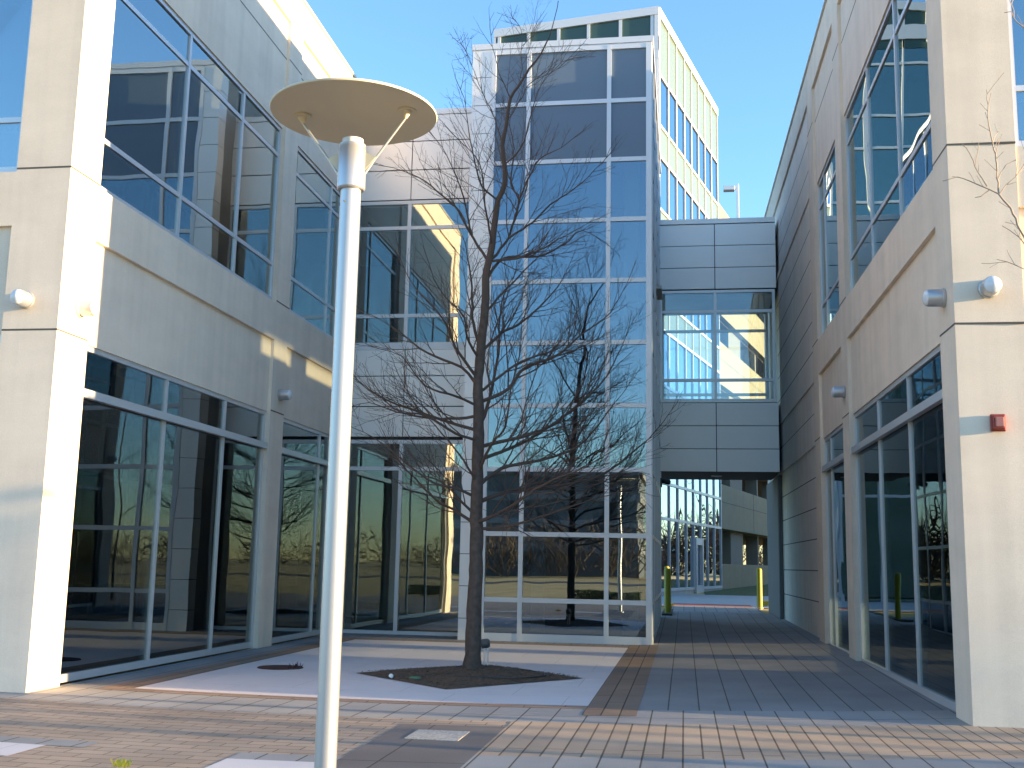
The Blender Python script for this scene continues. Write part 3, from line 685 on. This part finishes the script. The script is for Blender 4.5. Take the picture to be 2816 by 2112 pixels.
for k in range(40):
    a = random.uniform(0, 6.28); r = random.uniform(0, .05); x, y = -4.28+r*math.cos(a)*1.5, 8.33+r*math.sin(a); L = random.uniform(.02, .06); b = random.uniform(0, 6.28); n = len(m.v)
    m.v += [(x-.005, y, .0), (x+.007, y, .0), (x+math.cos(b)*L*.5+.006, y+math.sin(b)*L*.5, L), (x+math.cos(b)*L*.5-.006, y+math.sin(b)*L*.5, L*.9)]; m.f.append((n, n+1, n+2, n+3))
tag(m.build('weed_tuft', M['weed'], fix=False), 'yellow green weed tuft growing from the brown paving', 'weed')
LIMBS={
'T' : [(-3.05,16.25,0.01),(-3.04,16.25,0.44),(-3.04,16.25,0.91),(-3.03,16.25,1.38),(-3.03,16.25,1.86),(-3.04,16.25,2.34),(-3.04,16.25,2.62),(-3.04,16.25,3.24),(-3.04,16.25,3.73),(-3.06,16.25,4.23),(-3.04,16.25,4.63),(-3.01,16.25,5.12),(-2.98,16.25,5.5),(-2.98,16.25,5.89),(-2.95,16.25,6.17),(-2.9,16.25,6.4),(-2.86,16.25,6.8),(-2.82,16.25,7.14),(-2.72,16.25,7.4),(-2.73,16.25,7.72),(-2.77,16.25,8.04),(-2.71,16.25,8.42),(-2.66,16.25,8.8),(-2.53,16.25,9.01),(-2.37,16.25,9.28),(-2.19,16.25,9.51),(-2.06,16.25,9.81),(-1.96,16.25,10.16),(-1.92,16.25,10.4)] ,
'R1' : [(-3.04,16.25,4.13),(-2.75,16.36,4.4),(-2.39,16.44,4.66),(-1.82,16.51,4.88),(-1.65,16.58,5.22),(-1.59,16.64,5.57)] ,
'R2' : [(-3.04,16.25,3.98),(-2.63,16.43,4.21),(-2.4,16.57,4.56),(-1.91,16.69,4.78),(-1.6,16.81,5.09),(-1.12,16.92,5.5),(-0.8,17.02,6.13)] ,
'R3' : [(-3.04,16.25,3.31),(-2.26,16.56,3.55),(-1.79,16.79,3.85),(-1.18,17.0,4.5),(-0.78,17.19,5.42)] ,
'R4' : [(-3.03,16.25,3.11),(-2.46,16.72,3.41),(-1.94,17.06,3.81),(-1.46,17.37,4.32),(-1.22,17.67,4.93)] ,
'R5' : [(-3.04,16.25,2.7),(-2.71,16.46,3.01),(-2.14,16.62,3.15),(-1.53,16.76,3.42),(-1.04,16.89,4.07),(-0.77,17.02,4.45)] ,
'R6' : [(-3.03,16.25,2.48),(-2.62,16.57,2.67),(-2.15,16.81,2.74),(-1.67,17.03,2.84),(-1.18,17.23,3.03),(-0.55,17.42,3.57),(-0.15,17.6,4.09)] ,
'R7' : [(-3.04,16.25,2.18),(-2.59,15.83,2.33),(-2.22,15.53,2.53),(-1.84,15.25,2.73),(-1.36,14.99,2.89),(-0.8,14.74,3.2)] ,
'R7b' : [(-3.03,16.25,2.09),(-2.55,16.21,2.14),(-2.07,16.19,2.28),(-1.58,16.16,2.45),(-0.75,16.14,2.71)] ,
'R8' : [(-3.04,16.25,4.74),(-2.8,16.72,5.14),(-2.49,17.06,5.42),(-2.01,17.38,6.03),(-1.78,17.67,6.65)] ,
'R9' : [(-2.98,16.25,5.37),(-2.67,16.45,5.8),(-2.31,16.59,6.23),(-1.94,16.73,6.65)] ,
'R10' : [(-3.05,16.25,3.58),(-2.97,16.67,4.04),(-2.89,16.99,4.88),(-2.9,17.27,5.74),(-2.71,17.53,6.36)] ,
'R11' : [(-3.04,16.25,2.92),(-2.76,15.84,3.32),(-2.52,15.54,3.52),(-2.4,15.27,4.07),(-2.23,15.01,4.58)] ,
'L1' : [(-3.07,16.25,4.23),(-3.31,16.22,4.51),(-3.61,16.2,4.63),(-3.97,16.18,4.81),(-4.4,16.17,5.14),(-4.92,16.15,5.43)] ,
'L2' : [(-3.06,16.25,3.93),(-3.35,15.98,4.04),(-3.76,15.78,4.16),(-4.1,15.61,4.57),(-4.48,15.44,4.69)] ,
'L3' : [(-3.05,16.25,3.77),(-3.61,16.3,3.74),(-4.26,16.33,3.84),(-4.59,16.36,4.08),(-5.06,16.39,4.39)] ,
'L4' : [(-3.05,16.25,3.56),(-3.51,16.32,3.69),(-3.98,16.36,3.85),(-4.55,16.41,4.06),(-4.96,16.45,4.32),(-5.26,16.49,4.7)] ,
'L5' : [(-3.05,16.25,3.41),(-3.3,15.82,3.46),(-3.68,15.5,3.68),(-4.02,15.21,3.69),(-4.38,14.95,3.79),(-4.58,14.69,3.69)] ,
'L6' : [(-3.04,16.25,2.74),(-3.19,15.95,3.08),(-3.48,15.73,3.45),(-3.63,15.53,3.64),(-3.89,15.34,3.85)] ,
'L7' : [(-3.04,16.25,2.55),(-3.33,16.06,2.68),(-3.62,15.91,2.74),(-3.96,15.78,2.97),(-4.37,15.66,3.31),(-4.84,15.54,3.54)] ,
'L8' : [(-3.04,16.25,2.15),(-3.41,16.62,2.36),(-3.75,16.89,2.52),(-4.13,17.14,2.82),(-4.58,17.36,3.24),(-4.88,17.58,3.69)] ,
'L8b' : [(-3.04,16.25,2.27),(-3.26,16.48,2.45),(-3.5,16.66,2.67),(-3.83,16.82,2.88),(-4.2,16.96,2.94),(-4.62,17.1,3.24)] ,
'L9' : [(-3.05,16.25,4.63),(-3.19,15.95,4.93),(-3.2,15.73,5.18),(-3.44,15.53,5.44),(-3.58,15.34,5.66),(-3.67,15.16,5.99)] ,
'L10' : [(-3.04,16.25,4.81),(-3.21,16.51,5.25),(-3.29,16.71,5.88),(-3.41,16.88,6.47),(-3.48,17.05,6.7),(-3.63,17.2,7.03)] ,
'L11' : [(-3.06,16.25,4.33),(-3.35,15.87,4.77),(-3.5,15.59,5.15),(-3.9,15.33,5.59),(-4.05,15.09,5.98)] ,
'U1' : [(-2.95,16.25,6.17),(-3.26,16.34,6.65),(-3.44,16.41,7.02),(-3.75,16.47,7.32),(-4.15,16.52,7.65),(-4.6,16.57,7.85),(-4.84,16.63,7.92)] ,
'U2' : [(-3.23,16.25,6.6),(-3.28,15.86,7.07),(-3.36,15.56,7.33),(-3.51,15.3,7.65),(-3.66,15.06,7.82)] ,
'U3' : [(-2.9,16.25,6.4),(-2.92,15.72,6.89),(-2.94,15.33,7.39),(-3.07,14.98,7.51),(-3.27,14.66,7.66)] ,
'U4' : [(-2.77,16.25,8.04),(-2.98,16.58,8.68),(-3.17,16.82,9.07),(-3.45,17.04,9.76),(-3.64,17.24,10.19),(-3.83,17.44,10.44)] ,
'U5' : [(-2.73,16.25,7.72),(-2.43,15.99,7.88),(-2.26,15.8,8.32),(-2.1,15.63,8.71),(-1.76,15.47,8.99),(-1.5,15.32,8.98)] ,
'U6' : [(-2.49,16.25,7.13),(-2.27,15.95,7.46),(-2.09,15.73,7.61),(-1.77,15.53,7.67),(-1.51,15.34,7.79)] ,
'U7' : [(-2.98,16.25,6.12),(-2.71,16.62,6.64),(-2.59,16.89,7.35),(-2.76,17.14,7.71),(-2.77,17.37,8.42),(-2.88,17.58,8.98),(-2.78,17.79,9.48)] ,
'U7b' : [(-2.65,16.25,6.53),(-2.32,16.58,6.88),(-2.09,16.82,7.23),(-1.72,17.04,7.56),(-1.37,17.25,7.98),(-1.12,17.44,8.36)] ,
'U8' : [(-2.66,16.25,8.8),(-2.79,15.97,9.09),(-2.83,15.76,9.29),(-2.89,15.58,9.66)] ,
'U9' : [(-2.54,16.25,8.98),(-2.56,16.74,9.57),(-2.63,17.1,10.09),(-2.69,17.42,10.55),(-2.91,17.73,10.97)] ,
'U10' : [(-2.99,16.25,6.17),(-2.4,16.3,6.25),(-1.77,16.34,6.58),(-1.35,16.38,6.82)] ,
'U11' : [(-2.98,16.25,5.89),(-2.72,16.41,6.26),(-2.22,16.52,6.31),(-1.8,16.63,6.54),(-1.56,16.73,6.77),(-1.17,16.82,6.58)] ,
'U12' : [(-2.82,16.25,7.14),(-3.03,15.99,7.29),(-3.1,15.8,7.57),(-3.18,15.62,8.02),(-3.24,15.46,8.48),(-3.31,15.31,8.65)] ,
'U13' : [(-2.71,16.25,8.42),(-2.56,16.72,9.0),(-2.45,17.06,9.43),(-2.06,17.37,9.78),(-1.7,17.66,10.31)] ,
}
TWIGS={
'a' : [(2.93,9.5,4.15),(2.82,9.5,4.38),(2.73,9.5,4.63),(2.64,9.5,4.76),(2.64,9.5,5.02),(2.6,9.5,5.32),(2.59,9.5,5.69)] ,
'b' : [(2.64,9.5,4.76),(2.57,9.5,4.8),(2.41,9.5,4.88),(2.31,9.5,4.92),(2.2,9.5,4.89)] ,
'c' : [(2.55,9.5,4.83),(2.49,9.5,4.95),(2.45,9.5,5.06),(2.4,9.5,5.18),(2.37,9.5,5.21)] ,
'd' : [(2.64,9.5,4.75),(2.71,9.5,4.84),(2.78,9.5,4.91),(2.9,9.5,5.1)] ,
'e' : [(2.64,9.5,4.89),(2.72,9.5,5.02),(2.8,9.5,5.06)] ,
'f' : [(2.94,9.5,4.02),(2.81,9.5,4.1),(2.68,9.5,4.17),(2.6,9.5,4.19)] ,
'g' : [(2.93,9.5,4.15),(2.79,9.5,4.38),(2.71,9.5,4.44),(2.66,9.5,4.48)] ,
'h' : [(3.07,9.5,6.04),(2.92,9.5,6.24),(2.84,9.5,6.34),(2.82,9.5,6.4),(2.76,9.5,6.39)] ,
'i' : [(2.84,9.5,6.34),(2.84,9.5,6.41),(2.81,9.5,6.51)] ,
'j' : [(2.57,9.5,4.8),(2.5,9.5,4.74),(2.44,9.5,4.74)] ,
}

# ------------------------------------------------------------------ trees
def resample(pts, step):
    P = [Vector(p) for p in pts]; out = [P[0]]; acc = 0
    # Catmull-Rom through the points
    for i in range(len(P)-1):
        p0 = P[max(i-1, 0)]; p1 = P[i]; p2 = P[i+1]; p3 = P[min(i+2, len(P)-1)]
        n = max(1, int((p2-p1).length/step))
        for k in range(1, n+1):
            t = k/n; out.append(.5*((2*p1) + (p2-p0)*t + (2*p0-5*p1+4*p2-p3)*t*t + (3*p1-p0-3*p2+p3)*t**3))
    return out
def wob(pts, amp):
    return [pts[0]] + [p + Vector((random.gauss(0, amp), random.gauss(0, amp), random.gauss(0, amp*.7))) for p in pts[1:]]
def twig(mb, p, d, L, r, lvl, lift=.35):
    n = max(3, int(L/.09)); pts = [p.copy()]; d = d.normalized(); cur = p.copy(); dirs = []
    zig = random.choice((-1, 1)); side = d.cross(Vector((random.gauss(0, 1), random.gauss(0, 1), random.gauss(0, 1)))).normalized()
    for i in range(n):
        d = (d + side*zig*.11 + Vector((random.gauss(0, .07), random.gauss(0, .07), random.gauss(0, .07) + lift*.10))).normalized(); zig = -zig
        cur = cur + d*(L/n); pts.append(cur.copy()); dirs.append(d.copy())
    rads = [max(r*(1-.72*i/n), min(r, 0.0034)*.8) for i in range(n+1)]
    mb.tube(pts, rads, 4 if lvl else 5, cap=False)
    if lvl < 2 and L > .2:
        k = max(1, int(L/(.14 if lvl == 0 else .21)))
        for q in range(k):
            i = min(n-1, int((.18 + .78*(q+random.random()*.6)/k)*n)); dd = dirs[i]
            ax = Vector((random.gauss(0, 1), random.gauss(0, .7), random.gauss(0, .8))); ax = (ax - dd*ax.dot(dd)).normalized()
            nd = dd*math.cos(R(33)) + ax*math.sin(R(33))
            twig(mb, pts[i+1], nd, L*random.uniform(.28, .58)*(1-.35*i/n), rads[i]*.62, lvl+1, lift)
def make_tree(name, label, limbs, trunk_key, base, r0, bark, twigm):
    t = thing(name, label, 'tree', base)
    tp = resample(limbs[trunk_key], .12); n = len(tp); mb = MB(); ztop = tp[-1].z
    def trad(z): 
        s = clamp((z-base[2])/(ztop-base[2])); return max(.006, r0*(1-s)**.85*(1+.0) + (.02 if s < .012 else 0))
    nsplit = max(i for i, p in enumerate(tp) if p.z < 5.6)
    mb.tube([p + Vector((random.gauss(0, .004), random.gauss(0, .004), 0)) for p in tp[:nsplit+1]], [trad(p.z)*(1+random.uniform(-.05, .05)) for p in tp[:nsplit+1]], 14, cap=False); mb.build('trunk', bark, t, smooth=True, fix=False)
    br = MB(); br.tube(wob(tp[nsplit:], .004), [trad(p.z) for p in tp[nsplit:]], 8, cap=False)
    for k, L in limbs.items():
        if k == trunk_key: continue
        pts = wob(resample(L, .11), .005); n = len(pts); length = sum((pts[i+1]-pts[i]).length for i in range(n-1))
        rb = min(trad(pts[0].z)*.45, .008 + .0075*length)
        if k.startswith('U') and k not in ('U1', 'U7', 'U11', 'U10'): rb *= .8
        rr = [max(rb*(1-i/(n-1))**.8, .0048) for i in range(n)]
        br.tube(pts, rr, 6, cap=False)
        # side shoots
        s = random.uniform(.1, .25); acc = 0; i = 1
        while i < n-1:
            d = (pts[i+1]-pts[i-1]).normalized(); fr = i/(n-1)
            if fr > .12:
                ax = Vector((random.gauss(0, 1), random.gauss(0, .8), random.gauss(.15, .9))); ax = (ax - d*ax.dot(d)).normalized()
                a = R(random.uniform(22, 42)); nd = d*math.cos(a) + ax*math.sin(a)
                twig(br, pts[i], nd, (.30 + .42*length*(1-fr)*random.uniform(.6, 1.2)), max(rr[i]*.5, .0048), 0, .45)
            i += random.choice((1, 1, 2))
        twig(br, pts[-1], pts[-1]-pts[-2], .3, .0055, 0, .3)
    br.build('branches', twigm, t, fix=False)
    return t
random.seed(21)
MT = make_tree('bare_tree', 'bare dark barked young tree standing in the mulch bed before the glass tower', LIMBS, 'T', (-3.05, 16.22, 0), .118, M['bark'], M['twig'])
# the foreground branches at the right edge belong to a small tree just outside the frame
random.seed(9)
t = thing('bare_sapling', 'pale twigged bare sapling reaching in at the right edge', 'tree', (4.6, 9.4, 0))
m = MB(); m.tube(wob(resample([(4.6, 9.4, 0), (4.62, 9.42, 1.5), (4.5, 9.4, 3.2), (4.55, 9.5, 5.2), (4.4, 9.6, 7.2)], .2), .006), [.055*(1-.8*i/40) for i in range(41)][:len(wob(resample([(4.6, 9.4, 0), (4.62, 9.42, 1.5), (4.5, 9.4, 3.2), (4.55, 9.5, 5.2), (4.4, 9.6, 7.2)], .2), .0))], 8, cap=False); m.build('trunk', M['pale_twig'], t, smooth=True, fix=False)
m = MB()
TWIGS['root1'] = [(4.52, 9.4, 3.0), (4.0, 9.45, 3.35), (3.4, 9.5, 3.7), (2.95, 9.5, 4.12)]
TWIGS['root2'] = [(4.5, 9.45, 4.9), (4.0, 9.5, 5.3), (3.5, 9.5, 5.7), (3.07, 9.5, 6.04)]
for k, L in TWIGS.items():
    pts = wob(resample(L, .05), .004); n = len(pts); r0 = {'a': .0105, 'root1': .024, 'root2': .016, 'b': .006, 'h': .007}.get(k, .005)
    re = .0095 if k.startswith('root') else .003
    m.tube(pts, [r0+(re-r0)*i/(n-1) for i in range(n)], 6, cap=False)
    if k.startswith('root'): continue
    for i in range(2, n-1):
        if random.random() < .6:
            d = (pts[i+1]-pts[i-1]).normalized(); ax = Vector((random.gauss(0, 1), random.gauss(0, .8), random.gauss(0, 1))); ax = (ax-d*ax.dot(d)).normalized()
            twig(m, pts[i], d*.75+ax*.65, random.uniform(.05, .22), .0030, 1, .2)
m.build('branches', M['pale_twig'], t, fix=False)
# a bare tree and unseen lamp posts added to the east; their trunks, crowns and poles comb the low sunlight
for (x, yg, rz, s, lb) in ((62, 10.4, 4.2, 1.0, 'bare tree added east of the right office to comb the low sunlight'),):
    c = copy_thing(MT, (x, yg - .0628*x, 0), lb, rz, s); c.name = 'bare_tree'
for (x, yg, lb) in ((14, 11.75, 'first unseen lamp post added in the east to stripe the sunlight'), (20, 10.55, 'second unseen lamp post added in the east to stripe the sunlight'), (26, 9.75, 'third unseen lamp post added in the east to stripe the sunlight'), (33, 11.15, 'fourth unseen lamp post added in the east to stripe the sunlight'), (41, 12.3, 'farthest unseen lamp post added in the east to stripe the sunlight')):
    c = copy_thing(LP, (x, yg - .0628*x, 0), lb, 0); c['group'] = 'unseen lamp posts added to stripe the sunlight'; c.name = 'lamp_post'
